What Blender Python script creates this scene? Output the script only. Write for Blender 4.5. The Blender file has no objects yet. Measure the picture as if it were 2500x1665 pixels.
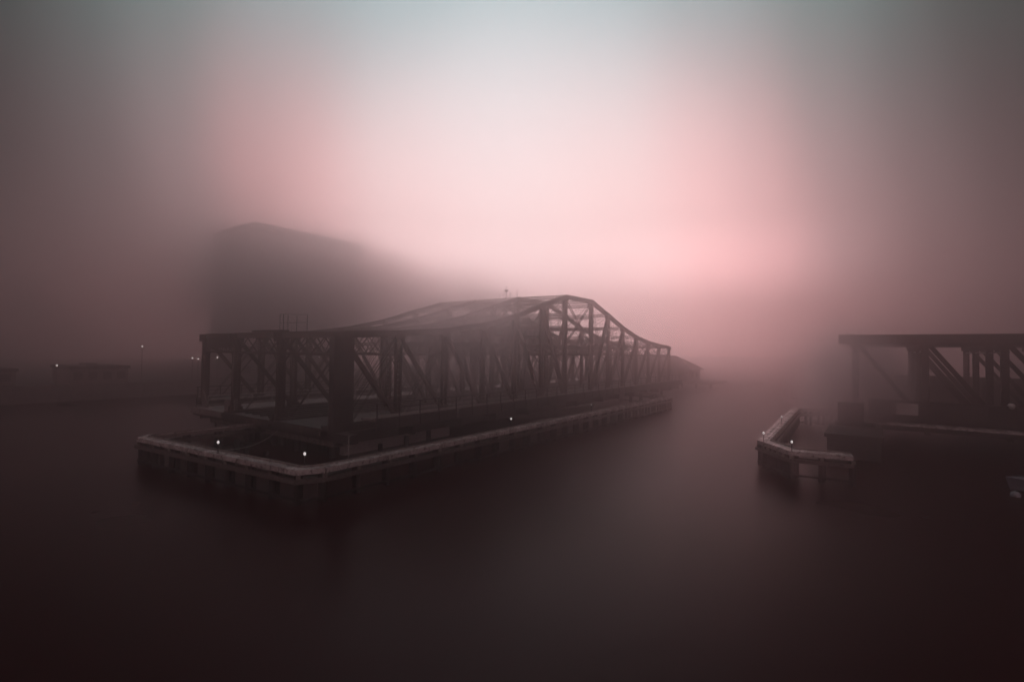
import bpy, math, random
from mathutils import Vector, Matrix
random.seed(7)
R = math.radians
scene = bpy.context.scene
COL = scene.collection

# ------------------------------------------------------------------ camera
H = 9.7
cam_d = bpy.data.cameras.new('camera')
cam = bpy.data.objects.new('camera', cam_d)
COL.objects.link(cam)
cam_d.sensor_width = 36.0
cam_d.lens = 1217.7 / 2500 * 36
cam_d.clip_end = 6000
cam.matrix_world = (Matrix.Translation((0, 0, H)) @ Matrix.Rotation(R(91.14), 4, 'X')
                    @ Matrix.Rotation(.0129, 4, 'Z'))
scene.camera = cam

# ------------------------------------------------------------------ colour management
vs = scene.view_settings
vs.view_transform = 'Standard'
vs.look = 'None'
vs.gamma = 1
vs.exposure = 0
vs.use_curve_mapping = False
scene.cycles.volume_bounces = 4
scene.cycles.max_bounces = 6
scene.cycles.use_denoising = True

# ------------------------------------------------------------------ world: foggy dusk sky
SUN_AZ, SUN_EL = 2.5, 10.0
world = bpy.data.worlds.new('World')
scene.world = world
world.use_nodes = True
wt = world.node_tree
wt.nodes.clear()
def wn(t, **k):
    n = wt.nodes.new(t)
    for a, b in k.items(): setattr(n, a, b)
    return n
def wmath(op, a, b=None, c=None, clamp=False):
    n = wn('ShaderNodeMath', operation=op, use_clamp=clamp)
    for i, v in enumerate((a, b, c)):
        if v is None: continue
        if isinstance(v, (int, float)): n.inputs[i].default_value = v
        else: wt.links.new(v, n.inputs[i])
    return n.outputs[0]
def wsmooth(v, lo, hi):
    n = wn('ShaderNodeMapRange', interpolation_type='SMOOTHSTEP')
    wt.links.new(v, n.inputs[0])
    n.inputs[1].default_value = lo; n.inputs[2].default_value = hi
    return n.outputs[0]
def wramp(v, stops):
    n = wn('ShaderNodeValToRGB')
    n.color_ramp.interpolation = 'EASE'
    els = n.color_ramp.elements
    while len(els) < len(stops): els.new(1.0)
    for e, (p, c) in zip(els, stops):
        e.position = p; e.color = (*c, 1)
    wt.links.new(v, n.inputs[0])
    return n.outputs[0]
def wmix(f, a, b, mode='MIX'):
    n = wn('ShaderNodeMix', data_type='RGBA', blend_type=mode)
    for s, v in ((n.inputs[0], f), (n.inputs[6], a), (n.inputs[7], b)):
        if isinstance(v, (int, float)): s.default_value = v
        elif isinstance(v, tuple): s.default_value = (*v, 1)
        else: wt.links.new(v, s)
    return n.outputs[2]
def srgb(r, g, b):
    f = lambda c: c / 12.92 if c <= .04045 else ((c + .055) / 1.055) ** 2.4
    return tuple(f(c / 255) for c in (r, g, b))
tc = wn('ShaderNodeTexCoord')
sep = wn('ShaderNodeSeparateXYZ')
wt.links.new(tc.outputs['Generated'], sep.inputs[0])
az = wmath('MULTIPLY', wmath('ARCTAN2', sep.outputs[0], sep.outputs[1]), 180 / math.pi)
el = wmath('MULTIPLY', wmath('ARCSINE', sep.outputs[2]), 180 / math.pi)
# a bright thin patch in the fog ahead, reaching upwards, pink towards its rim
daz = wmath('ADD', az, wmath('ADD', -1.0, wmath('MULTIPLY', wsmooth(el, 4, 30), 3.0)))
del_ = wmath('ADD', el, -17.0)
e2 = wmath('MULTIPLY', del_, wmath('ADD', .5, wmath('MULTIPLY', wsmooth(del_, -14, 6), -.18)))
dist = wmath('DIVIDE', wmath('SQRT', wmath('ADD', wmath('MULTIPLY', daz, daz), wmath('MULTIPLY', e2, e2))), 80.0)
low = wramp(dist, [(0, srgb(234, 228, 230)), (.17, srgb(244, 218, 218)), (.27, srgb(255, 190, 191)), (.34, srgb(236, 176, 178)),
                   (.42, srgb(160, 144, 147)), (.50, srgb(94, 93, 96)), (.57, srgb(28, 36, 38)), (.70, srgb(8, 10, 11)), (1, srgb(8, 6, 7))])
high = wramp(dist, [(0, srgb(190, 222, 227)), (.15, srgb(172, 208, 213)), (.30, srgb(150, 184, 187)), (.43, srgb(100, 144, 142)),
                    (.56, srgb(42, 80, 76)), (.75, srgb(16, 40, 38)), (1, srgb(12, 16, 16))])
fog = wmix(wsmooth(el, 15, 37), low, high)
# sky behind the viewer brightened as added fill for faces turned to the camera
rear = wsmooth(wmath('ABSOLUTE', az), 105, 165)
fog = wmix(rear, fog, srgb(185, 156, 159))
sky = wn('ShaderNodeTexSky', sky_type='NISHITA')
sky.sun_disc = False
sky.sun_elevation = R(SUN_EL)
sky.sun_rotation = R(SUN_AZ)
sky.dust_density = 6
bg1 = wn('ShaderNodeBackground'); bg1.inputs[1].default_value = .0015
wt.links.new(sky.outputs[0], bg1.inputs[0])
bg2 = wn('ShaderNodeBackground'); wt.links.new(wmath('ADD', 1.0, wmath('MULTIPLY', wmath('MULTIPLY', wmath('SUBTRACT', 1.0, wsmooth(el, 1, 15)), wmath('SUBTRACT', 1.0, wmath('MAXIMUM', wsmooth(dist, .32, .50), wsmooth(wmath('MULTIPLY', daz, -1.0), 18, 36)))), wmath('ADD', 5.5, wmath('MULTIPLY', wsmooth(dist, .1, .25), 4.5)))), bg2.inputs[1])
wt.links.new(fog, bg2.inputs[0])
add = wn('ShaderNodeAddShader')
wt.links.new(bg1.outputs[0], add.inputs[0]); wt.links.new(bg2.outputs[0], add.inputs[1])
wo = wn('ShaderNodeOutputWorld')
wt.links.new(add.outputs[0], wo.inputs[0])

# ------------------------------------------------------------------ sun, veiled by the fog
sun_d = bpy.data.lights.new('sun', 'SUN')
sun_d.energy = .70
sun_d.angle = R(50)
sun_d.color = (1, .86, .86)
sun = bpy.data.objects.new('sun', sun_d)
COL.objects.link(sun)
sv = Vector((math.sin(R(SUN_AZ)) * math.cos(R(SUN_EL)), math.cos(R(SUN_AZ)) * math.cos(R(SUN_EL)), math.sin(R(SUN_EL))))
sun.rotation_euler = sv.to_track_quat('Z', 'Y').to_euler()

# ------------------------------------------------------------------ helpers
def tag(o, label=None, cat=None, group=None, kind=None):
    if label: o['label'] = label
    if cat: o['category'] = cat
    if group: o['group'] = group
    if kind: o['kind'] = kind
    return o
def empty(name, loc, rz=0):
    o = bpy.data.objects.new(name, None)
    o.empty_display_size = .5
    COL.objects.link(o)
    o.location = loc
    o.rotation_euler = (0, 0, rz)
    return o
class MB:
    def __init__(self): self.v = []; self.f = []
    def hexa(self, c):
        n = len(self.v)
        self.v += [tuple(p) for p in c]
        for q in ((3, 2, 1, 0), (4, 5, 6, 7), (0, 1, 5, 4), (1, 2, 6, 5), (2, 3, 7, 6), (3, 0, 4, 7)):
            self.f.append(tuple(n + i for i in q))
    def box(self, x0, x1, y0, y1, z0, z1):
        self.hexa([(x0, y0, z0), (x1, y0, z0), (x1, y1, z0), (x0, y1, z0),
                   (x0, y0, z1), (x1, y0, z1), (x1, y1, z1), (x0, y1, z1)])
        return self
    def beam(self, p, q, w, h, up=(0, 0, 1)):
        """box bar from p to q; w across (perpendicular to up), h along up"""
        p, q, up = Vector(p), Vector(q), Vector(up)
        d = (q - p).normalized()
        x = d.cross(up)
        if x.length < 1e-4: x = d.cross(Vector((1, 0, 0)))
        x.normalize()
        u = x.cross(d).normalized()
        x = x * (w / 2); u = u * (h / 2)
        self.hexa([p - x - u, p + x - u, p + x + u, p - x + u, q - x - u, q + x - u, q + x + u, q - x + u])
        return self
    def tube(self, p, q, r0, r1=None, n=10, cap=True):
        p, q = Vector(p), Vector(q)
        r1 = r0 if r1 is None else r1
        d = (q - p).normalized()
        x = d.cross(Vector((0, 0, 1)))
        if x.length < 1e-4: x = Vector((1, 0, 0))
        x.normalize(); y = d.cross(x)
        b = len(self.v)
        for c, r in ((p, r0), (q, r1)):
            for i in range(n):
                a = 2 * math.pi * i / n
                self.v.append(tuple(c + x * (r * math.cos(a)) + y * (r * math.sin(a))))
        for i in range(n):
            j = (i + 1) % n
            self.f.append((b + i, b + j, b + n + j, b + n + i))
        if cap:
            self.f.append(tuple(b + i for i in reversed(range(n))))
            self.f.append(tuple(b + n + i for i in range(n)))
        return self
    def lathe(self, prof, c=(0, 0, 0), n=20):
        b = len(self.v)
        for r, z in prof:
            for i in range(n):
                a = 2 * math.pi * i / n
                self.v.append((c[0] + r * math.cos(a), c[1] + r * math.sin(a), c[2] + z))
        for k in range(len(prof) - 1):
            for i in range(n):
                j = (i + 1) % n
                self.f.append((b + k * n + i, b + k * n + j, b + (k + 1) * n + j, b + (k + 1) * n + i))
        self.f.append(tuple(b + i for i in reversed(range(n))))
        self.f.append(tuple(b + (len(prof) - 1) * n + i for i in range(n)))
        return self
    def lattice(self, p, q, w, h, up=(0, 0, 1), bar=.07, step=None, plate=.1, sides=(1,)):
        """laced member: two flange plates h apart along up, w deep, joined by zigzag lacing"""
        p, q, up = Vector(p), Vector(q), Vector(up)
        d = (q - p); L = d.length; d.normalize()
        x = d.cross(up).normalized(); u = x.cross(d).normalized()
        for s in (-1, 1):
            self.beam(p + u * s * (h / 2 - plate / 2), q + u * s * (h / 2 - plate / 2), w, plate, up)
        k = max(2, round(L / (step or h)))
        for sd in sides:
            off = x * (sd * (w / 2 - .02) if len(sides) > 1 else 0)
            for i in range(k):
                a = p + d * (L * i / k); b = p + d * (L * (i + 1) / k)
                for s in (-1, 1):
                    self.beam(a + u * s * (h / 2 - plate) + off, b - u * s * (h / 2 - plate) + off + x * s * .004, .03, bar, u)
        return self
    def build(self, name, mat, parent=None, smooth=False):
        me = bpy.data.meshes.new(name)
        me.from_pydata(self.v, [], self.f)
        me.materials.append(mat)
        if smooth:
            for pl in me.polygons: pl.use_smooth = True
        me.update()
        o = bpy.data.objects.new(name, me)
        COL.objects.link(o)
        if parent is not None: o.parent = parent
        return o
def dup(o, parent=None, loc=None):
    c = o.copy()
    COL.objects.link(c)
    if parent is not None: c.parent = parent
    if loc is not None: c.location = loc
    for ch in list(o.children): dup(ch, c)
    return c
def bevel(o, w=.03):
    m = o.modifiers.new('bevel', 'BEVEL'); m.width = w; m.segments = 2; m.limit_method = 'ANGLE'
    return o

# ------------------------------------------------------------------ materials
MATS = {}
def mat(name, c1, c2, scale=1.5, rough=(.55, .85), bump=.15, stretch=(1, 1, 1), metal=0, c3=None, detail=6, fine=None):
    m = bpy.data.materials.new(name)
    m.use_nodes = True
    nt = m.node_tree
    b = nt.nodes['Principled BSDF']
    t = nt.nodes.new('ShaderNodeTexCoord')
    mp = nt.nodes.new('ShaderNodeMapping'); mp.inputs['Scale'].default_value = stretch
    nt.links.new(t.outputs['Object'], mp.inputs[0])
    n = nt.nodes.new('ShaderNodeTexNoise'); n.inputs['Scale'].default_value = scale; n.inputs['Detail'].default_value = detail
    n.inputs['Roughness'].default_value = .65
    nt.links.new(mp.outputs[0], n.inputs[0])
    r = nt.nodes.new('ShaderNodeValToRGB')
    r.color_ramp.elements[0].position = .32; r.color_ramp.elements[0].color = (*c1, 1)
    r.color_ramp.elements[1].position = .68; r.color_ramp.elements[1].color = (*c2, 1)
    nt.links.new(n.outputs[0], r.inputs[0])
    col = r.outputs[0]
    if c3:
        n2 = nt.nodes.new('ShaderNodeTexNoise'); n2.inputs['Scale'].default_value = fine or scale * 4; n2.inputs['Detail'].default_value = 8
        nt.links.new(mp.outputs[0], n2.inputs[0])
        r2 = nt.nodes.new('ShaderNodeValToRGB')
        r2.color_ramp.elements[0].position = .52; r2.color_ramp.elements[1].position = .66
        nt.links.new(n2.outputs[0], r2.inputs[0])
        mx = nt.nodes.new('ShaderNodeMix'); mx.data_type = 'RGBA'
        nt.links.new(r2.outputs[0], mx.inputs[0]); nt.links.new(col, mx.inputs[6]); mx.inputs[7].default_value = (*c3, 1)
        col = mx.outputs[2]
    nt.links.new(col, b.inputs['Base Color'])
    rr = nt.nodes.new('ShaderNodeMapRange')
    rr.inputs[3].default_value = rough[0]; rr.inputs[4].default_value = rough[1]
    nt.links.new(n.outputs[0], rr.inputs[0]); nt.links.new(rr.outputs[0], b.inputs['Roughness'])
    b.inputs['Metallic'].default_value = metal
    if bump:
        bp = nt.nodes.new('ShaderNodeBump'); bp.inputs['Strength'].default_value = bump; bp.inputs['Distance'].default_value = .05
        nt.links.new(n.outputs[0], bp.inputs['Height']); nt.links.new(bp.outputs[0], b.inputs['Normal'])
    MATS[name] = m
    return m
STEEL = mat('rusted_steel', (.06, .046, .043), (.10, .075, .066), 1.2, (.6, .9), .2, c3=(.10, .055, .035))
STEEL2 = mat('dark_painted_steel', (.045, .04, .041), (.078, .07, .068), 1.0, (.5, .8), .15, c3=(.08, .05, .04))
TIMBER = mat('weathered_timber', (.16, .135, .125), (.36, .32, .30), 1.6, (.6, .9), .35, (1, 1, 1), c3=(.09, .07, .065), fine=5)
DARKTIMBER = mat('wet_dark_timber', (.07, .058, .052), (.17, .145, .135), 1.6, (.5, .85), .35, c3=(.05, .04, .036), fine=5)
CAP = mat('silvered_plank', (.42, .385, .375), (.70, .66, .64), 1.1, (.12, .4), .2, c3=(.15, .125, .12), fine=4)
PILE = mat('tarred_pile', (.012, .009, .008), (.032, .025, .022), 2.0, (.6, .9), .4, (1, 1, .3))
DECK = mat('worn_deck', (.035, .03, .028), (.10, .085, .08), .35, (.35, .7), .2, c3=(.14, .12, .115), fine=1.2)
PAVE = mat('pale_paving', (.22, .20, .195), (.34, .31, .30), .4, (.2, .45), .1, c3=(.15, .13, .125), fine=2)
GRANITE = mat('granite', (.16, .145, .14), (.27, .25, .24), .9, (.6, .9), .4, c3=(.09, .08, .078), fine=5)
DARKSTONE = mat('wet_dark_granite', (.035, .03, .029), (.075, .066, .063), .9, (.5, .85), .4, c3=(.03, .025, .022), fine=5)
CONC = mat('concrete', (.22, .205, .20), (.33, .31, .30), .6, (.6, .9), .1)
PALE = mat('faded_white_paint', (.42, .40, .39), (.62, .60, .58), 2, (.5, .8), .05)
ROOF = mat('slate_roof', (.05, .045, .045), (.085, .078, .075), 1.2, (.6, .9), .2)
PALEWALL = mat('pale_cladding', (.62, .58, .57), (.74, .71, .70), .3, (.4, .7), .05)
WALL = mat('drab_wall', (.16, .14, .135), (.24, .21, .20), .6, (.7, .95), .1)
GLASS = mat('dark_window_glass', (.02, .02, .022), (.035, .035, .038), 1, (.05, .15), 0)
EARTH = mat('dark_earth', (.03, .026, .022), (.07, .06, .05), .4, (.8, 1), .4)
BUOYP = mat('scuffed_white_buoy', (.30, .33, .37), (.52, .55, .60), 3, (.35, .6), .1, c3=(.16, .16, .15), fine=7)
BOATP = mat('pale_gelcoat', (.16, .17, .21), (.25, .26, .30), 1.5, (.25, .45), .02)
def emit(name, c, s):
    m = bpy.data.materials.new(name); m.use_nodes = True
    b = m.node_tree.nodes['Principled BSDF']
    b.inputs['Base Color'].default_value = (.8, .8, .8, 1)
    b.inputs['Emission Color'].default_value = (*c, 1); b.inputs['Emission Strength'].default_value = s
    return m
GLOBE = emit('lit_globe', (1, .93, .92), .9)
LANTERN = emit('lit_lantern', (1, .88, .84), 2.0)

# ------------------------------------------------------------------ the bridge frame: s along the channel, d towards the near side
AX, BX = (.58582367, .81043854), (.81043854, -.58582367)
PX, PY = -30.26941, 21.88018
ROT = math.atan2(AX[1], AX[0])
def L(s, d, z=0.0):
    return Vector((PX + AX[0] * s + BX[0] * d, PY + AX[1] * s + BX[1] * d, z))

# ------------------------------------------------------------------ water and banks
wm = bpy.data.materials.new('still_water'); wm.use_nodes = True
nt = wm.node_tree; b = nt.nodes['Principled BSDF']
b.inputs['Base Color'].default_value = (.03, .003, .004, 1)
b.inputs['IOR'].default_value = 1.33
b.inputs['Specular IOR Level'].default_value = .10
t = nt.nodes.new('ShaderNodeTexCoord')
n = nt.nodes.new('ShaderNodeTexNoise'); n.inputs['Scale'].default_value = .05; n.inputs['Detail'].default_value = 3
nt.links.new(t.outputs['Object'], n.inputs[0])
rr = nt.nodes.new('ShaderNodeMapRange'); rr.inputs[3].default_value = .24; rr.inputs[4].default_value = .34
nt.links.new(n.outputs[0], rr.inputs[0]); nt.links.new(rr.outputs[0], b.inputs['Roughness'])
n2 = nt.nodes.new('ShaderNodeTexNoise'); n2.inputs['Scale'].default_value = .6; n2.inputs['Detail'].default_value = 2
nt.links.new(t.outputs['Object'], n2.inputs[0])
bp = nt.nodes.new('ShaderNodeBump'); bp.inputs['Strength'].default_value = .05; bp.inputs['Distance'].default_value = .2
nt.links.new(n2.outputs[0], bp.inputs['Height']); nt.links.new(bp.outputs[0], b.inputs['Normal'])
me = bpy.data.meshes.new('water')
me.from_pydata([(-900, -300, 0), (900, -300, 0), (900, 1500, 0), (-900, 1500, 0)], [], [(0, 1, 2, 3)])
me.materials.append(wm)
water = bpy.data.objects.new('water', me); COL.objects.link(water); tag(water, kind='structure')

# far bank on the left: a quay with a low bank
q = MB()
def lbox(mb, s0, s1, d0, d1, z0, z1):
    mb.hexa([L(s0, d0, z0), L(s1, d0, z0), L(s1, d1, z0), L(s0, d1, z0), L(s0, d0, z1), L(s1, d0, z1), L(s1, d1, z1), L(s0, d1, z1)])
lbox(q, -60, 330, -300, -76, -2, 2.6)
tag(q.build('bank', EARTH), kind='structure')
q = MB()
lbox(q, -60, 330, -76, -75.2, -2, 2.9)
for i in range(65): lbox(q, -60 + i * 6, -59.6 + i * 6, -75.2, -74.9, -2, 2.75)
tag(q.build('quay_wall', GRANITE), 'long dark quay wall along the far bank behind the swing bridge', 'wall', kind='thing')

# ------------------------------------------------------------------ swing bridge
sb = empty('swing_bridge', L(0, 0, 0), ROT)
tag(sb, 'long rusted through truss swing bridge with humped top chords, standing open on its pier', 'bridge')
CS = 69.4
XO = [4.3, 10.75, 17.2, 23.65, 30.1, 36.55, 43.0]
ZT = [17.95, 16.1, 14.15, 12.7, 11.8, 11.3, 10.95]
NODES = [(-x, z) for x, z in reversed(list(zip(XO, ZT)))] + list(zip(XO, ZT))
ZB = 2.75
def make_truss():
    m = MB(); lc = MB()
    for i in range(13):
        (x0, z0), (x1, z1) = NODES[i], NODES[i + 1]
        # top chord as a riveted box: side plates, cover plate with proud edges
        for s in (-1, 1): m.beam((x0, s * .2, z0 - .05), (x1, s * .2, z1 - .05), .1, .56)
        m.beam((x0, 0, z0 + .25), (x1, 0, z1 + .25), .62, .05)
        for s in (-1, 1): lc.beam((x0, s * .2, ZB), (x1, s * .2, ZB), .1, .5)
        lc.beam((x0, 0, ZB - .2), (x1, 0, ZB - .2), .3, .04)
    for x, z in NODES:      # gusset plates and pins
        for s in (-1, 1):
            m.box(x - .62, x + .62, s * .285 - .018, s * .285 + .018, z - .62, z + .2)
            lc.box(x - .6, x + .6, s * .285 - .018, s * .285 + .018, ZB - .24, ZB + .75)
        m.tube((x, -.36, z - .1), (x, .36, z - .1), .11, n=8); lc.tube((x, -.36, ZB + .2), (x, .36, ZB + .2), .11, n=8)
    tr = m.build('truss', STEEL)
    lc.build('bottom_chord', STEEL, tr)
    for i, (x, z) in enumerate(NODES):
        w = .92 if i in (6, 7) else (.76 if i in (0, 13) else .68)
        p = MB()
        p.lattice((x, 0, ZB + .2), (x, 0, z - .2), .38, w, up=(1, 0, 0), bar=.075, step=.52, plate=.13 if i in (6, 7) else .11, sides=(-1, 1))
        if i in (0, 13): p.box(x - .2, x + .2, -.16, .16, ZB + .2, z - .2)
        p.box(x - w / 2 - .05, x + w / 2 + .05, -.22, .22, ZB + .25, ZB + 1.2)
        p.build('post', STEEL, tr)
    for i in range(13):
        (x0, z0), (x1, z1) = NODES[i], NODES[i + 1]
        if i == 6:
            for a, b_ in (((x0, z0 - .3), (x1, 10.6)), ((x1, z1 - .3), (x0, 10.6))):
                dg = MB()
                for s in (-1, 1): dg.beam((a[0], s * .14, a[1]), (b_[0], s * .14, b_[1]), .05, .14)
                dg.build('diagonal', STEEL, tr)
            continue
        out, inn = ((x0, z0), (x1, z1)) if i < 6 else ((x1, z1), (x0, z0))
        k = i if i < 6 else 12 - i
        h = (.34, .34, .38, .42, .5, .72)[k]
        dg = MB()
        for s in (-1, 1): dg.beam((out[0], s * .13, out[1] - .2), (inn[0], s * .13, ZB + .3), .07, h)
        n_ = 9
        for j in range(n_):
            f0, f1 = j / n_, (j + .5) / n_
            pa = Vector((out[0], 0, out[1] - .2)).lerp(Vector((inn[0], 0, ZB + .3)), f0)
            pb = Vector((out[0], 0, out[1] - .2)).lerp(Vector((inn[0], 0, ZB + .3)), f1)
            dg.beam(pa, pb, .2, h * .8) if j % 2 else dg.beam(pa, pb, .2, h * .3)
        dg.build('diagonal', STEEL, tr)
        rd = MB()
        for s in (-1, 1):
            o_ = Vector((.0, s * .2, 0))
            rd.beam(Vector((inn[0], 0, inn[1] - .3)) + o_, Vector((out[0], 0, ZB + .3)) + o_, .03, .055)
            rd.beam(Vector((inn[0] * .975, 0, inn[1] - .3)) + o_ * .5, Vector((out[0] * .975, 0, ZB + .3)) + o_ * .5, .03, .05)
        rd.build('counter_rod', STEEL, tr)
    return tr
TY = [0, 8.0, 17.1, 25.0]
TS = [0, -.9, -.7, -.4]
t1 = make_truss(); t1.parent = sb; t1.location = (CS, TY[0], 0)
trusses = [t1]
for k in (1, 2, 3): trusses.append(dup(t1, sb, (CS + TS[k], TY[k], 0)))
# the near truss ends in a plated tower leg
m = MB()
m.box(CS - 43.9, CS - 41.9, -.34, .34, 2.55, 10.7)
for k in range(7): m.box(CS - 43.95, CS - 41.85, -.39, .39, 3.2 + k * 1.15, 3.3 + k * 1.15)
m.build('end_leg', STEEL2, sb)
# long struts joining the posts at mid height between the outer third points
for k in (1, 2):
    m = MB()
    x0, x1 = CS + TS[k] - 23.65, CS + TS[k] + 23.65
    m.box(x0, x1, TY[k] - .33, TY[k] + .33, 10.1, 10.85)
    m.lattice((x0, TY[k], 9.55), (x1, TY[k], 9.55), .12, .5, bar=.06, step=.55)
    m.build('longitudinal_strut', STEEL, sb)
# cross frames between the trusses at each panel point
for i, (x, z) in enumerate(NODES):
    m = MB()
    for k in range(3):
        a_ = (CS + x + TS[k], TY[k] + .25); b_ = (CS + x + TS[k + 1], TY[k + 1] - .25)
        P = lambda f, zz: (a_[0] + (b_[0] - a_[0]) * f, a_[1] + (b_[1] - a_[1]) * f, zz)
        m.lattice(P(0, z - .05), P(1, z - .05), .3, .5, bar=.07, step=.5)
        if i in (6, 7): m.lattice(P(0, z - .75), P(1, z - .75), .3, .5, bar=.07, step=.5)
        lo = 9.15
        m.beam(P(0, lo), P(1, lo), .14, .14)
        if z > 12.3:
            for zz in ([z - 2.6, 10.4] if z < 14.5 else ([z - 2.4, z - 4.4, 10.4] if z < 17 else [z - 2.7, z - 4.6, 10.4])):
                if zz > 10.6 or zz == 10.4: m.lattice(P(0, zz), P(1, zz), .25, .42, bar=.06, step=.45)
            for zz0, zz1 in ((z - .4, 10.5),):
                m.beam(P(0, zz0), P(1, zz1), .05, .06); m.beam(P(1, zz0), P(0, zz1), .05, .06)
            top = 10.4
        else:
            top = z - .3
        nx = 4
        for j in range(nx):
            m.beam(P(j / nx, lo), P((j + 1) / nx, top), .05, .1); m.beam(P(j / nx, top), P((j + 1) / nx, lo), .06, .1)
        # knee braces
        m.beam(P(0, lo - 1.1), P(.13, lo), .08, .12); m.beam(P(1, lo - 1.1), P(.87, lo), .08, .12)
    m.build('cross_frame', STEEL, sb)
# wind bracing rods in the plane of the top chords
m = MB()
for i in range(13):
    (x0, z0), (x1, z1) = NODES[i], NODES[i + 1]
    for k in range(3):
        A = (CS + x0 + TS[k], TY[k], z0); B = (CS + x1 + TS[k + 1], TY[k + 1], z1)
        C_ = (CS + x1 + TS[k], TY[k], z1); D_ = (CS + x0 + TS[k + 1], TY[k + 1], z0)
        m.beam(A, B, .035, .035); m.beam(C_, D_, .035, .03)
m.build('wind_bracing', STEEL, sb)
# end portals, plated with scalloped lower edge
for e in (0, 13):
    x, z = NODES[e]
    for k in range(3):
        m = MB()
        a_ = (CS + x + TS[k], TY[k] + .3); b_ = (CS + x + TS[k + 1], TY[k + 1] - .3)
        P = lambda f, zz: (a_[0] + (b_[0] - a_[0]) * f, a_[1] + (b_[1] - a_[1]) * f, zz)
        for zz, hh in ((z - .05, .5), (z - 1.75, .22)): m.beam(P(0, zz), P(1, zz), .34, hh)
        n_ = 14
        if k == 2:
            for j in range(n_ + 1): m.beam(P(j / n_, z - 1.7), P(j / n_, z - .2), .06, .1, (1, 0, 0))
            m.beam(P(0, z - .75), P(1, z - .75), .05, 1.1)
        m.build('portal', STEEL, sb)
# floor
S0, S1 = CS - 44.2, CS + 44.0
for k in range(3):
    m = MB()
    y0, y1 = TY[k] + .42, TY[k + 1] - .42
    x0 = S0 + (TS[k] + TS[k + 1]) / 2 + (.0, .15, -.1)[k]; x1 = S1
    m.box(x0, x1, y0, y1, 2.62, 2.9)
    m.box(x0 - .12, x0, y0 - .1, y1 + .1, 2.35, 2.98)
    # kerbs
    m.box(x0 + .3, x1, y0, y0 + .3, 2.9, 3.12); m.box(x0 + .3, x1, y1 - .3, y1, 2.9, 3.12)
    m.build('roadway', PAVE if k == 2 else DECK, sb)
m = MB()
for i, (x, z) in enumerate(NODES): m.box(CS + x - .22 + (-.5 if i == 0 else 0), CS + x + .22, -2.3, 27.3, 1.75, 2.5)
for y in [1.2, 2.9, 4.6, 6.6, 9.4, 11.2, 13.4, 15.6, 18.3, 20, 21.7, 23.5]: m.box(S0 + .5, S1 - .3, y - .1, y + .1, 2.05, 2.6)
for y in (-.3, 25.3): m.box(S0 + .5, S1, y - .18, y + .18, 1.5, 2.48)
m.build('floor_framing', STEEL2, sb)
# cantilevered footways with fascia girders and railings
for yy, sgn in ((-.5, -1), (25.5, 1)):
    m = MB()
    ya, yb = sorted((yy, yy + sgn * 2.0))
    x0 = S0 + (3.0 if sgn < 0 else 1.0)
    m.box(x0, S1, ya, yb, 3.42, 3.56)
    for i in range(int((S1 - x0) / .62)): m.box(x0 + i * .62, x0 + i * .62 + .585, ya + .03, yb - .03, 3.56, 3.6)
    m.build('footway', TIMBER, sb)
    m = MB()
    yf = yy + sgn * 2.1
    m.box(x0, S1, yf - .06, yf + .06, 2.75, 3.62)
    m.box(x0, S1, yf - .14, yf + .14, 3.62, 3.69); m.box(x0, S1, yf - .14, yf + .14, 2.68, 2.75)
    for i in range(33): m.box(x0 + i * 2.55, x0 + i * 2.55 + .1, yf - .13, yf + .13, 2.75, 3.62)
    m.build('fascia_girder', STEEL2, sb)
    m = MB()
    for i in range(34):
        xx = x0 + .1 + i * 2.53
        m.beam((xx, yf, 3.6), (xx, yf, 4.95), .09, .09, (1, 0, 0))
        m.beam((xx, yf - sgn * .02, 3.65), (xx, yf - sgn * .5, 3.62), .05, .05)
    for zz, w in ((4.95, .1), (4.5, .05), (4.05, .05)): m.beam((x0, yf, zz), (S1, yf, zz), w, w)
    m.build('railing', STEEL2, sb)
# planks, rail stubs and litter of timber lying on the near roadway
for i in range(24):
    m = MB()
    x = S0 + 2 + random.random() * 80; y = random.choice([1.5, 2.4, 5.5, 6.5, 9.3, 10.5, 15.5, 22.5]) + random.random() * .5
    a_ = random.uniform(-.08, .08); l_ = random.uniform(1.5, 5)
    m.beam((x, y, 2.98 + random.random() * .05), (x + l_, y + a_ * l_, 2.98), .25, .12)
    m.build('loose_timber', TIMBER, sb)
m = MB()
for y in (10.3, 11.75, 13.3, 14.75): m.box(S0 + .4, S1 - .4, y - .05, y + .05, 2.905, 3.06)
m.build('rail', STEEL2, sb)
# inner pedestrian rail on the far side of each bay
m = MB()
for i in range(35):
    xx = S0 + .8 + i * 2.5
    m.beam((xx, 24.2, 2.9), (xx, 24.2, 4.1), .07, .07, (1, 0, 0))
for zz in (4.1, 3.65): m.beam((S0 + .8, 24.2, zz), (S1 - 1, 24.2, zz), .08, .1)
m.build('inner_railing', PALE, sb)
# control cabin carried on the struts over the pivot
m = MB()
cx0, cx1, cy0, cy1 = CS - .5, CS + 4.1, 9.2, 14.8
m.box(cx0, cx1, cy0, cy1, 10.86, 11.1)
m.box(cx0 + .2, cx1 - .2, cy0 + .2, cy1 - .2, 11.1, 13.6)
m.hexa([(cx0 - .2, cy0 - .2, 13.6), (cx1 + .2, cy0 - .2, 13.6), (cx1 + .2, cy1 + .2, 13.6), (cx0 - .2, cy1 + .2, 13.6),
        (cx0 + 1.6, cy0 + 1.6, 14.6), (cx1 - 1.6, cy0 + 1.6, 14.6), (cx1 - 1.6, cy1 - 1.6, 14.6), (cx0 + 1.6, cy1 - 1.6, 14.6)])
cabin = m.build('control_cabin', WALL, sb)
for i in range(3):
    m = MB(); m.box(cx0 + .55 + i * 1.25, cx0 + 1.45 + i * 1.25, cy0 + .16, cy0 + .2, 12.1, 13.2); m.build('window', GLASS, cabin)
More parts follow.
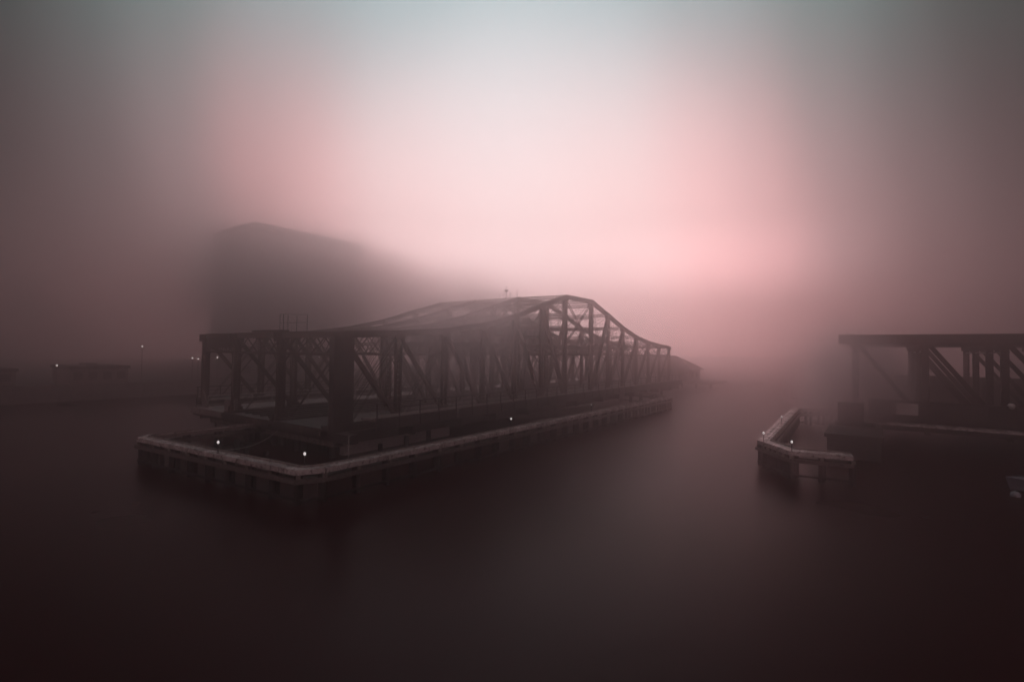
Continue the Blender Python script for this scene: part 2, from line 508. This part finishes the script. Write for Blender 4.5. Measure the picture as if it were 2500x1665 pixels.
for i in range(3):
    m = MB(); m.box(cx0 + .16, cx0 + .2, cy0 + .6 + i * 1.6, cy0 + 1.7 + i * 1.6, 12.1, 13.2); m.build('window', GLASS, cabin)
# round-topped machinery housing on the roadway beside the pivot
m = MB()
prof = [(-1.6, 2.91), (-1.6, 5.1)] + [(-1.6 * math.cos(a * math.pi / 10), 5.1 + 1.5 * math.sin(a * math.pi / 10)) for a in range(1, 10)] + [(1.6, 5.1), (1.6, 2.91)]
nb = len(prof)
for xx in (CS + 1.2, CS + 4.0):
    for y, z in prof: m.v.append((xx, 11.4 + y, z))
for i in range(nb): m.f.append((i, (i + 1) % nb, nb + (i + 1) % nb, nb + i))
m.f.append(tuple(reversed(range(nb)))); m.f.append(tuple(range(nb, 2 * nb)))
hs = m.build('machinery_housing', CONC, sb)
m = MB(); m.box(CS + 1.13, CS + 1.2, 10.9, 11.9, 2.93, 4.9); m.build('door', STEEL2, hs)
# signal platforms with posts on top of the portals
m = MB()
for y, h_ in ((8.8, 1.3), (10.2, 1.0), (11.0, 2.0), (12.4, 1.0), (14.0, 1.5), (15.6, 1.3)):
    m.beam((CS - 4.3, y, 18.2), (CS - 4.3, y, 18.2 + h_), .06 if h_ < 1.6 else .1, .06, (1, 0, 0))
for y in (11.0,): m.box(CS - 4.5, CS - 4.1, y - .25, y + .25, 19.3, 19.6)
m.beam((CS - 4.3, 8.8, 19.15), (CS - 4.3, 15.6, 19.15), .03, .03)
m.build('signal_mast', STEEL2, sb)
m = MB()
xx = CS - 43.6
for y, h_ in ((8.3, 1.75), (8.9, 1.75), (7.5, 1.6), (4.3, 1.55), (6.0, 1.5)):
    m.beam((xx, y, 11.2), (xx, y, 11.2 + h_), .03 if y != 8.3 else .07, .035, (1, 0, 0))
m.beam((xx, 8.9, 12.95), (xx, 4.3, 12.75), .025, .025); m.beam((xx, 8.9, 12.1), (xx, 4.3, 12.05), .03, .03)
m.box(xx - .5, xx + .4, 7.9, 13.2, 11.24, 11.42)
m.build('catwalk', STEEL2, sb)
# barrier boards closing the ends
m = MB(); m.box(S0 + .25, S0 + .36, 17.8, 19.0, 2.95, 4.1); m.build('barrier_board', WALL, sb)
m = MB()
m.hexa([(S0 + .2, 22.9, 2.92), (S0 + .35, 22.9, 2.92), (S0 + .35, 24.3, 2.92), (S0 + .2, 24.3, 2.92),
        (S0 + .2, 23.9, 4.6), (S0 + .35, 23.9, 4.6), (S0 + .35, 24.3, 4.8), (S0 + .2, 24.3, 4.8)])
m.build('barrier_board', WALL, sb)
m = MB(); m.box(S0 + .2, S0 + .5, 16.6, 17.0, 2.9, 4.3); m.build('barrier_post', WALL, sb)
for x, y0, y1, z0, z1 in ((34.8, .7, 2.6, 2.92, 5.2), (38.2, .6, 1.6, 2.92, 5.1), (39.2, .6, 1.4, 2.92, 4.9)):
    m = MB(); m.box(CS + x, CS + x + .1, y0, y1, z0 + .5, z1)
    for y in (y0 + .1, y1 - .18): m.box(CS + x + .01, CS + x + .09, y, y + .08, z0, z0 + .5)
    m.build('notice_board', PALE, sb)

# ------------------------------------------------------------------ pivot pier and rest pier
m = MB()
m.lathe([(13.6, -2), (13.6, 1.05), (13.9, 1.05), (13.9, 1.35), (12.4, 1.35), (12.4, 1.4)], n=64)
pv = m.build('pivot_pier', GRANITE)
pv.location = L(CS, -12.5); pv.rotation_euler = (0, 0, ROT)
tag(pv, 'round granite pier carrying the middle of the swing bridge', 'pier')
m = MB(); m.lathe([(11.6, 1.4), (11.6, 1.52), (11.3, 1.52), (11.3, 1.74), (10.9, 1.74)], n=64); m.build('turntable', STEEL2, pv)
for nm, s_, lab in (('rest_pier', CS - 42.6, 'row of stout timber columns under the near end of the swing bridge'),
                    ('rest_pier', CS + 42.6, 'row of timber columns under the far end of the swing bridge')):
    r_ = empty(nm, L(s_, -12.5), ROT); tag(r_, lab, 'pier', 'rest piers of the swing bridge')
    m = MB(); m.box(-.5, .5, -11.8, 11.8, 1.1, 1.7); m.build('cap_beam', TIMBER, r_)
    for y in (-11, -6.5, -5.7, -1.2, 3.6, 4.4, 8.6, 11):
        m = MB(); m.tube((0, y, -2), (0, y, 1.1), .3, n=12); m.build('column', PILE, r_)

# ------------------------------------------------------------------ timber fenders
def offs(pts, k):
    """offset an open polyline (s,d) to its left by k with mitres"""
    out = []
    n_ = len(pts)
    for i in range(n_):
        dirs = []
        if i > 0: dirs.append((Vector(pts[i]) - Vector(pts[i - 1])).normalized())
        if i < n_ - 1: dirs.append((Vector(pts[i + 1]) - Vector(pts[i])).normalized())
        nn = sum((Vector((-d.y, d.x)) for d in dirs), Vector((0, 0))).normalized()
        c = nn.dot(Vector((-dirs[0].y, dirs[0].x)))
        out.append(tuple(Vector(pts[i]) + nn * (k / max(c, .3))))
    return out
def ribbon(mb, a, b_, z0, z1):
    for i in range(len(a) - 1):
        p = [a[i], a[i + 1], b_[i + 1], b_[i]]
        mb.hexa([L(x, y, z0) for x, y in p] + [L(x, y, z1) for x, y in p])
def fender(name, label, pts, side, spacing=2.3, width=.75, dense=(), ztop=2.2, skip=()):
    """pts outer edge in (s,d); side=+1 when the inside lies to the left"""
    base = L(pts[0][0], pts[0][1])
    root = empty(name, (0, 0, 0)); tag(root, label, 'fender', 'timber fenders guarding the bridge piers')
    lay = lambda k: offs(pts, side * k)
    planks = MB()
    nP = 3
    for j in range(nP):
        a_, b2 = lay(.02 + j * width / nP), lay((j + 1) * width / nP - .03)
        # break every plank into lengths that butt with small gaps
        for i in range(len(pts) - 1):
            A0, A1, B0, B1 = Vector(a_[i]), Vector(a_[i + 1]), Vector(b2[i]), Vector(b2[i + 1])
            ln = (A1 - A0).length
            cuts = [0]
            while cuts[-1] < ln - 4.5: cuts.append(cuts[-1] + random.uniform(3.2, 4.6))
            cuts.append(ln)
            for c0, c1 in zip(cuts[:-1], cuts[1:]):
                f0, f1 = c0 / ln + .0015, c1 / ln - .0015
                p = [A0.lerp(A1, f0), A0.lerp(A1, f1), B0.lerp(B1, f1), B0.lerp(B1, f0)]
                dz = random.uniform(-.012, .012)
                planks.hexa([L(v.x, v.y, ztop - .09 + dz) for v in p] + [L(v.x, v.y, ztop + dz) for v in p])
    planks.build('walkway', CAP, root)
    m = MB(); ribbon(m, lay(width - .13), lay(width - .02), ztop + .015, ztop + .1); m.build('kerb_timber', TIMBER, root)
    m = MB()
    for i in range(len(pts) - 1):
        o0, o1 = Vector(lay(-.07)[i]), Vector(lay(-.07)[i + 1]); i0, i1 = Vector(lay(.0)[i]), Vector(lay(.0)[i + 1])
        ln = (o1 - o0).length; cuts = [0]
        while cuts[-1] < ln - 6: cuts.append(cuts[-1] + random.uniform(3.8, 5.6))
        cuts.append(ln)
        for c0, c1 in zip(cuts[:-1], cuts[1:]):
            for zb, zt in ((ztop - .33, ztop - .175), (ztop - .165, ztop - .015)):
                f0, f1 = c0 / ln + .002, c1 / ln - .002
                jz = random.uniform(-.008, .008)
                p = [o0.lerp(o1, f0), o0.lerp(o1, f1), i0.lerp(i1, f1), i0.lerp(i1, f0)]
                m.hexa([L(v.x, v.y, zb + jz) for v in p] + [L(v.x, v.y, zt + jz) for v in p])
            for q_ in range(int((c1 - c0) / 1.1)):       # bolt heads
                w = o0.lerp(o1, (c0 + .5 + q_ * 1.1) / ln); dv = (o1 - o0).normalized(); nv = Vector((dv.y, -dv.x)) * side
                a_ = w + nv * .03
                m.tube(L(w.x, w.y, ztop - .12), L(a_.x, a_.y, ztop - .12), .035, n=6)
    m.build('face_board', CAP, root)
    m = MB(); ribbon(m, lay(.02), lay(.26), ztop - .36, ztop - .1); ribbon(m, lay(width - .26), lay(width - .02), ztop - .36, ztop - .1)
    m.build('cap_timber', TIMBER, root)
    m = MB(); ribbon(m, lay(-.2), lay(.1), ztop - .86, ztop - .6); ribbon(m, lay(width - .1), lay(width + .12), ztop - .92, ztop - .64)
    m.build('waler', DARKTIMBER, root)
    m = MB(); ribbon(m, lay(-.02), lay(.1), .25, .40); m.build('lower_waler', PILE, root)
    ol, il = lay(.2), lay(width - .18)
    for i in range(len(pts) - 1):
        ln = (Vector(ol[i + 1]) - Vector(ol[i])).length
        n_ = max(1, round(ln / (spacing * (.33 if i in dense else 1))))
        for j in range(n_ + (1 if i == len(pts) - 2 else 0)):
            f = (j + .0) / n_
            for row, rad in ((ol, .2), (il, .17)):
                if row is il and i in skip: continue
                q_ = Vector(row[i]).lerp(Vector(row[i + 1]), f)
                jt = random.uniform(-.06, .06)
                pm = MB(); pm.tube((0, 0, -2.2), (0, 0, ztop - .3), rad * 1.12, rad, n=10)
                po = pm.build('pile', PILE, root, smooth=False)
                po.location = L(q_.x + jt, q_.y, 0)
            q0 = Vector(ol[i]).lerp(Vector(ol[i + 1]), f)
            dv = (Vector(ol[i + 1]) - Vector(ol[i])).normalized()
            nv = Vector((-dv.y, dv.x)) * side
            c = [q0 - dv * .13 - nv * .26, q0 + dv * .13 - nv * .26, q0 + dv * .13, q0 - dv * .13]
            bl = MB(); bl.hexa([L(v.x, v.y, ztop - .6) for v in c] + [L(v.x, v.y, ztop - .36) for v in c]); bl.build('chock', TIMBER, root)
    return root
FL = [(27.5, -12.9), (16.4, -12.75), (15.4, -11.6), (17.3, 8.6), (18.75, 9.35), (86.0, 9.35), (91.5, 4.0), (93.5, -3.0)]
fender('timber_fender', 'long timber fender walkway with chamfered near corner wrapped round the swing bridge', FL, -1, spacing=2.6)
FR = [(88.0, 35.5), (84.5, 32.5), (79.0, 28.2), (48.2, 29.2), (44.4, 32.1), (45.1, 36.2)]
fender('timber_fender', 'short angular timber fender in front of the stone pier of the fixed span', FR, -1, dense=(3,), width=1.05)

# ------------------------------------------------------------------ globe lamps on the fenders
def dock_lamp(s, d, label, first=[None]):
    if first[0] is None:
        r_ = empty('dock_lamp', L(s, d, 2.2))
        m = MB(); m.lathe([(.09, 0), (.09, .05), (.035, .07), (.035, .62), (.07, .64), (.07, .68)], n=10); m.build('post', STEEL2, r_)
        m = MB(); m.lathe([(.035, .68), (.06, .70), (.078, .76), (.078, .80), (.06, .85), (.025, .88)], n=14); m.build('globe', GLOBE, r_, True)
        first[0] = r_
    else:
        r_ = dup(first[0]); r_.location = L(s, d, 2.2)
    tag(r_, label, 'lamp', 'lit globe lamps on the fenders')
dock_lamp(16.6, -.2, 'lit globe lamp midway along the near end of the long fender')
dock_lamp(18.2, 8.0, 'lit globe lamp at the chamfered near corner of the long fender')
dock_lamp(40.2, 8.3, 'lit globe lamp on the channel side of the long fender below the bridge pier')
dock_lamp(57.6, 8.3, 'lit globe lamp farthest along the channel side of the long fender')
dock_lamp(47.3, 29.8, 'lit globe lamp at the outermost corner of the short fender')
dock_lamp(44.0, 32.3, 'lit globe lamp at the near corner of the short fender')
dock_lamp(60.8, 29.4, 'small lit globe lamp halfway down the channel side of the short fender')

# ------------------------------------------------------------------ stub piles in the basin under the near end
first = None
for s_, d_, h_ in ((22.2, -9.3, 1.5), (22.5, -8.1, 1.1), (23.4, -6.5, .5), (27.3, -10.5, 1.3), (26.7, -7, 1.9), (29.5, -6.5, 1.2), (28.3, -5.1, 1.6), (26.7, -14.4, 1.6), (34.9, -.9, 1.0), (37.5, -.4, 1.4), (31.5, -.8, .7)):
    m = MB(); m.tube((0, 0, -2), (0, 0, h_ - .08), .27, .23, n=12); m.tube((.02, 0, h_ - .08), (.03, .02, h_), .23, .14, n=12)
    o = m.build('timber_pile', PILE); o.location = L(s_, d_, 0)
    tag(o, 'dark broken timber pile standing in the water inside the long fender', 'pile', 'stub piles inside the long fender')
# low pale wall added under the near arm, standing in for sky-bright water
m = MB()
m.box(0, 14.0, -.3, .3, -2, 1.4)
for i in range(5): m.box(i * 2.8 + .1, i * 2.8 + 2.7, -.34, -.3, -.2, 1.25)
gw = m.build('sheen_wall', PALEWALL); gw.location = L(28.0, -1.9); gw.rotation_euler = (0, 0, ROT)
tag(gw, 'low pale wall added under the near arm of the swing bridge in place of bright reflecting water', 'wall', kind='thing')
# slack mooring rope
m = MB()
pa, pb = L(16.7, .3, 2.45), L(26.5, -9.5, 1.9)
pts = [pa.lerp(pb, i / 14) - Vector((0, 0, .55 * math.sin(math.pi * i / 14))) for i in range(15)]
for i in range(14): m.tube(pts[i], pts[i + 1], .028, n=6)
tag(m.build('mooring_rope', PALE), 'slack pale rope slung from the fender lamp to the near rest pier', 'rope')
m = MB(); m.tube((0, 0, 0), (0, 0, 1.5), .035, .025, n=8)
o = m.build('marker_stick', PALE); o.location = L(21.5, 8.0, 2.2); tag(o, 'thin pale stick upright on the fender near the corner lamp', 'stick')

# ------------------------------------------------------------------ fixed approach span on the right
ab = empty('fixed_bridge', L(68.6, 34.2, 0), math.atan2(BX[1], BX[0]))
tag(ab, 'dark flat topped truss span running off to the right of the channel', 'bridge')
PW, NPAN = 6.08, 6
X0 = 1.6
def make_flat_truss():
    m = MB()
    xe = X0 + PW * NPAN
    for s in (-1, 1):
        m.box(X0 - 1.6, xe, s * .3 - .05, s * .3 + .05, 10.98, 11.95); m.box(X0 - .9, xe, s * .25 - .05, s * .25 + .05, 2.5, 3.1)
    m.box(X0 - 1.65, xe, -.42, .42, 11.95, 12.02)
    for k in range(NPAN + 1):
        x = X0 + k * PW
        for s in (-1, 1): m.box(x - .5, x + .5, s * .37 - .015, s * .37 + .015, 10.5, 11.6); m.box(x - .5, x + .5, s * .37 - .015, s * .37 + .015, 2.5, 3.7)
    tr = m.build('truss', STEEL2)
    for k in range(NPAN + 1):
        x = X0 + k * PW
        p = MB()
        for s in (-1, 1): p.box(x - .3, x + .3, s * .2 - .06, s * .2 + .06, 3.1, 10.98)
        p.box(x - .04, x + .04, -.14, .14, 3.1, 10.98)
        for j in range(8): p.box(x - .34, x + .34, -.28, .28, 3.5 + j * .95, 3.6 + j * .95)
        p.build('post', STEEL2, tr)
        if k < NPAN:
            g = MB(); g.beam((x + .3, 0, 10.95), (x + PW - .3, 0, 3.1), .3, .42)
            g.build('diagonal', STEEL2, tr)
    return tr
f1 = make_flat_truss(); f1.parent = ab
for y, dx in ((8.0, 0), (17.1, 0), (25.0, 0)): dup(f1, ab, (dx, y, 0))
XE = X0 + PW * NPAN
m = MB()
m.box(X0 - 1.2, XE, .5, 24.5, 2.55, 2.95); m.box(X0 - 1.2, XE, 8.4, 8.7, 2.95, 3.15); m.box(X0 - 1.2, XE, 7.3, 7.6, 2.95, 3.15)
m.build('roadway', DECK, ab)
m = MB()
m.box(X0 - .5, XE, -2.6, -.45, 2.42, 2.56)
for i in range(60): m.box(X0 - .5 + i * .62, X0 - .5 + i * .62 + .58, -2.58, -.48, 2.56, 2.6)
m.build('footway', CAP, ab)
m = MB()
for k in range(NPAN + 1): m.box(X0 + k * PW - .2, X0 + k * PW + .2, -2.5, 27, 1.7, 2.4)
for y in (-2.4, -.2, 2.8, 5.4, 11, 14, 19.5, 22): m.box(X0 - 1, XE, y - .13, y + .13, 1.95, 2.41)
m.build('floor_framing', STEEL2, ab)
m = MB()
m.box(X0 + 1.2, XE, -.78, -.7, 2.62, 4.85); m.box(X0 + 1.2, XE, -.86, -.62, 4.85, 4.93)
for k in range(19): m.box(X0 + 1.2 + k * 1.95, X0 + 1.3 + k * 1.95, -.84, -.78, 2.62, 4.85)
m.build('parapet', STEEL2, ab)
m = MB()
m.box(X0 + 1, XE, 25.3, 25.4, 2.6, 6.9)
for k in range(16): m.box(X0 + 1 + k * 2.4, X0 + 1.12 + k * 2.4, 25.18, 25.3, 2.6, 6.98)
m.build('hoarding', WALL, ab)
for k in range(NPAN + 1):
    m = MB(); x = X0 + k * PW
    for y0, y1 in ((.3, 7.7), (8.3, 16.8), (17.4, 24.7)):
        m.lattice((x, y0, 11.6), (x, y1, 11.6), .3, .6, bar=.08, step=.6); m.beam((x, y0, 10.2), (x, y1, 10.2), .14, .16)
    m.build('cross_frame', STEEL2, ab)
m = MB(); m.box(5.2, 7.05, -.98, -.9, 3.45, 4.6); m.box(5.15, 7.1, -1.0, -.9, 4.6, 4.66); m.box(5.5, 5.58, -.9, -.78, 3.6, 4.5); m.box(6.7, 6.78, -.9, -.78, 3.6, 4.5)
sg = m.build('notice_board', PALE, ab)
# masonry pier
m = MB()
m.box(-2.2, 2.0, -12.0, 27, -2, 1.9)
m.box(-2.4, 2.2, -12.25, 27.2, 1.9, 2.25)
for r_ in range(4):
    for c_ in range(4):
        x_ = -2.2 + c_ * 1.05 + (.1 if r_ % 2 else 0)
        m.box(x_, x_ + .95, -12.06, -12.0, .05 + r_ * .46, .47 + r_ * .46)
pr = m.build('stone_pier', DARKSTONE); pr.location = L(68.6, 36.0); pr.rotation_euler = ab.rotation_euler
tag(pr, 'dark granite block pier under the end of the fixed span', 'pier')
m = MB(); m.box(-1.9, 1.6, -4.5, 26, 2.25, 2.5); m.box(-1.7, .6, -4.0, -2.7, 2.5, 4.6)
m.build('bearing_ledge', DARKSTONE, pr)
# globe street lamp on the fixed span, unlit
lp = empty('street_lamp', L(67.9, 48.3, 2.6)); tag(lp, 'unlit pale globe lamp on a post beside the fixed span', 'lamp')
m = MB(); m.lathe([(.12, 0), (.12, .3), (.06, .35), (.05, 2.0), (.1, 2.05)], n=12); m.build('post', STEEL2, lp)
m = MB(); m.lathe([(.08, 2.05), (.22, 2.15), (.3, 2.35), (.22, 2.57), (.05, 2.64)], n=16); m.build('globe', PALE, lp, True)

# ------------------------------------------------------------------ boat bow and mooring buoy, bottom right
bt = empty('moored_boat', (36.35, 36.8, 0), R(-16)); tag(bt, 'pale moored boat whose bow points in from the right edge', 'boat')
m = MB()
secs = [(0, .02, .95), (.9, .62, .92), (2.2, 1.05, .88), (4.2, 1.3, .82), (6.8, 1.2, .8)]
for x, w, z in secs: m.v += [(x, -w, z), (x + .25 * (x < .1), -w * .62, .1), (x + .5 * (x < .1), 0, -.25), (x + .25 * (x < .1), w * .62, .1), (x, w, z)]
for k in range(len(secs) - 1):
    for j in range(4):
        a_ = k * 5 + j; m.f.append((a_, a_ + 1, a_ + 6, a_ + 5))
    m.f.append((k * 5 + 4, k * 5, k * 5 + 5, k * 5 + 9))
e_ = (len(secs) - 1) * 5; m.f.append(tuple(e_ + j for j in range(5))); m.f.append((4, 3, 2, 1, 0))
m.build('hull', BOATP, bt)
m = MB()
for s in (-1, 1):
    for k in range(1, 4): m.beam((secs[k][0], s * (secs[k][1] - .03), secs[k][2] + .03), (secs[k + 1][0], s * (secs[k + 1][1] - .03), secs[k + 1][2] + .03), .09, .07)
m.build('gunwale', STEEL2, bt)
m = MB(); m.box(2.6, 5.2, -.75, .75, .84, 1.5); m.build('cuddy', BOATP, bt)
m = MB(); m.lathe([(.05, -.2), (.2, -.12), (.27, .04), (.28, .16), (.23, .32), (.1, .4), (.03, .41)], n=20); m.tube((0, 0, .4), (0, 0, .47), .05, n=8); m.tube((-.07, 0, .5), (.07, 0, .5), .025, n=6)
o = m.build('mooring_buoy', BUOYP, None, True); o.location = (35.3, 35.05, -.05); tag(o, 'white ball mooring buoy afloat below the boat bow', 'buoy')

# ------------------------------------------------------------------ pier shed at the far end
fp = empty('finger_pier', L(150, -12, 0), ROT); tag(fp, 'low timber wharf under the hip roofed shed far down the channel', 'wharf')
m = MB(); m.box(-6, 12, -13.5, 30, 1.1, 1.6); m.build('deck', TIMBER, fp)
for i in range(12):
    m = MB(); m.tube((-5.5, -13 + i * 3.9, -2), (-5.5, -13 + i * 3.9, 1.1), .25, n=8); m.build('pile', PILE, fp)
sh = empty('pier_shed', L(150, -12, 1.6), ROT); tag(sh, 'grey hip roofed pier shed fading into the fog behind the bridge', 'shed')
m = MB(); m.box(-3, 8, -6.5, 24, 0, 3.4); m.build('wall', WALL, sh)
m = MB()
y0, y1, x0, x1 = -7.5, 25, -4, 9
m.v += [(x0, y0, 3.3), (x1, y0, 3.3), (x1, y1, 3.3), (x0, y1, 3.3), (2.5, y0 + 6.5, 7.3), (2.5, y1 - 6.5, 7.3), (x0, y0, 3.15), (x1, y0, 3.15), (x1, y1, 3.15), (x0, y1, 3.15)]
m.f += [(0, 1, 4), (1, 2, 5, 4), (2, 3, 5), (3, 0, 4, 5), (6, 7, 1, 0), (7, 8, 2, 1), (8, 9, 3, 2), (9, 6, 0, 3), (9, 8, 7, 6)]
m.build('roof', ROOF, sh)
for i in range(5):
    m = MB(); m.box(-3.06, -3.0, -6 + i * 6, -3.2 + i * 6, 0, 2.7); m.build('door', STEEL2, sh)
for i in range(2):
    m = MB(); m.box(-1 + i * 4.5, .8 + i * 4.5, -6.56, -6.5, 1.1, 2.4); m.build('window', GLASS, sh)

# ------------------------------------------------------------------ buildings on the far bank
def block(name, label, s0, s1, d0, d1, z1, floors, bays, roof=1.0, wallm=WALL):
    r_ = empty(name, L((s0 + s1) / 2, (d0 + d1) / 2, 2.6), ROT); tag(r_, label, 'building')
    hs_, hd = (s1 - s0) / 2, (d1 - d0) / 2
    z1 -= 2.6
    m = MB(); m.box(-hs_, hs_, -hd, hd, 0, z1); m.build('wall', wallm, r_)
    m = MB(); m.box(-hs_ - .3, hs_ + .3, -hd - .3, hd + .3, z1, z1 + .5); m.box(-hs_ * .3, hs_ * .1, -hd * .4, hd * .3, z1 + .5, z1 + .5 + roof); m.build('roof', ROOF, r_)
    fh = z1 / floors; bw = 2 * hs_ / bays
    m = MB(); m.box(-bw * .3, bw * .3, -.06, .0, -fh * .25, fh * .25)
    w0 = None
    for f_ in range(floors):
        for c_ in range(bays):
            loc = (-hs_ + bw * (c_ + .5), -hd - .002, fh * (f_ + .55))
            if w0 is None: w0 = m.build('window', GLASS, r_); w0.location = loc
            else: dup(w0, r_, loc)
    return r_
block('office_block', 'tall slab building looming as a faint shape through the fog on the far bank', 94, 142, -184, -150, 56.3, 12, 8, .6, PALEWALL)
block('warehouse', 'low dark flat roofed warehouse on the far bank at the left', 26.4, 35, -92, -80, 5.4, 1, 4, .4)
block('brick_building', 'low brick building on the far bank behind the near bridge end', 58, 84, -100, -84, 9.5, 2, 8)
block('warehouse', 'dim low shed on the far bank at the left edge', 4, 20, -100, -84, 5.0, 1, 5)
# street lamps along the quay
def quay_lamp(s, d, z, label):
    r_ = empty('quay_lamp', L(s, d, 2.6)); z -= 2.6
    m = MB(); m.lathe([(.14, 0), (.14, .4), (.07, .5), (.05, z - .1)], n=8); m.build('post', STEEL2, r_)
    m = MB(); m.lathe([(.05, z - .1), (.12, z - .05), (.12, z + .12), (.05, z + .2)], n=10); m.build('lantern', LANTERN, r_)
    tag(r_, label, 'street lamp', 'lit street lamps along the far quay')
for s_, d_, z_, lab in ((24.1, -78, 6.1, 'lit quay lamp alone at the far left, before the low dark warehouse'),
                    (36.6, -78, 9.6, 'tallest lit quay lamp, right of the low dark warehouse'),
                    (45.5, -78, 7.3, 'lit quay lamp just left of the near bridge end, the left of a close pair'),
                    (46.6, -78, 7.1, 'lit quay lamp just left of the near bridge end, the right of a close pair'),
                    (50.4, -78, 7.4, 'lit street lamp on the quay seen through the first bay of the bridge'),
                    (71.1, -78, 7.4, 'lit street lamp on the quay seen well left of the plated end leg'),
                    (75.0, -78, 7.4, 'lit street lamp on the quay seen just left of the plated end leg'),
                    (154.6, -78, 6.7, 'lit street lamp on the quay glimpsed through the middle of the bridge')):
    quay_lamp(s_, d_, z_, lab)

# ------------------------------------------------------------------ haze
hm = bpy.data.materials.new('haze_air'); hm.use_nodes = True
nt = hm.node_tree; nt.nodes.clear()
pvn = nt.nodes.new('ShaderNodeVolumePrincipled')
pvn.inputs['Color'].default_value = (.80, .715, .718, 1)
pvn.inputs['Density'].default_value = .0108
pvn.inputs['Anisotropy'].default_value = .91
mo = nt.nodes.new('ShaderNodeOutputMaterial'); nt.links.new(pvn.outputs[0], mo.inputs['Volume'])
m = MB(); m.box(-320, 320, -60, 480, -3.5, 59)
hz = m.build('haze', hm); tag(hz, kind='stuff')

# thicker banks of fog drifting low over the water
def fog_bank(loc, size, dens, rz=ROT):
    fm = bpy.data.materials.new('fog_bank_air'); fm.use_nodes = True
    nt = fm.node_tree; nt.nodes.clear()
    t = nt.nodes.new('ShaderNodeTexCoord')
    g = nt.nodes.new('ShaderNodeTexGradient'); g.gradient_type = 'SPHERICAL'
    nt.links.new(t.outputs['Object'], g.inputs[0])
    mr = nt.nodes.new('ShaderNodeMapRange'); mr.interpolation_type = 'SMOOTHSTEP'
    mr.inputs[1].default_value = 0; mr.inputs[2].default_value = .75; mr.inputs[4].default_value = dens
    nt.links.new(g.outputs[1], mr.inputs[0])
    p = nt.nodes.new('ShaderNodeVolumePrincipled')
    p.inputs['Color'].default_value = (1, .88, .89, 1); p.inputs['Anisotropy'].default_value = .72
    nt.links.new(mr.outputs[0], p.inputs['Density'])
    o = nt.nodes.new('ShaderNodeOutputMaterial'); nt.links.new(p.outputs[0], o.inputs['Volume'])
    m = MB()
    m.lathe([(math.sin(math.pi * i / 12) + .002, -math.cos(math.pi * i / 12)) for i in range(13)], n=24)
    fb = m.build('fog_bank', fm); fb.location = loc; fb.scale = size; fb.rotation_euler = (0, 0, rz)
    tag(fb, kind='stuff')
    return fb
fog_bank(L(40, 2, 11), (14, 7, 9.5), .13)
fog_bank(L(67, 35.5, 6.5), (12, 7, 8), .26)
fog_bank(L(108, -120, 28), (70, 26, 30), .12)
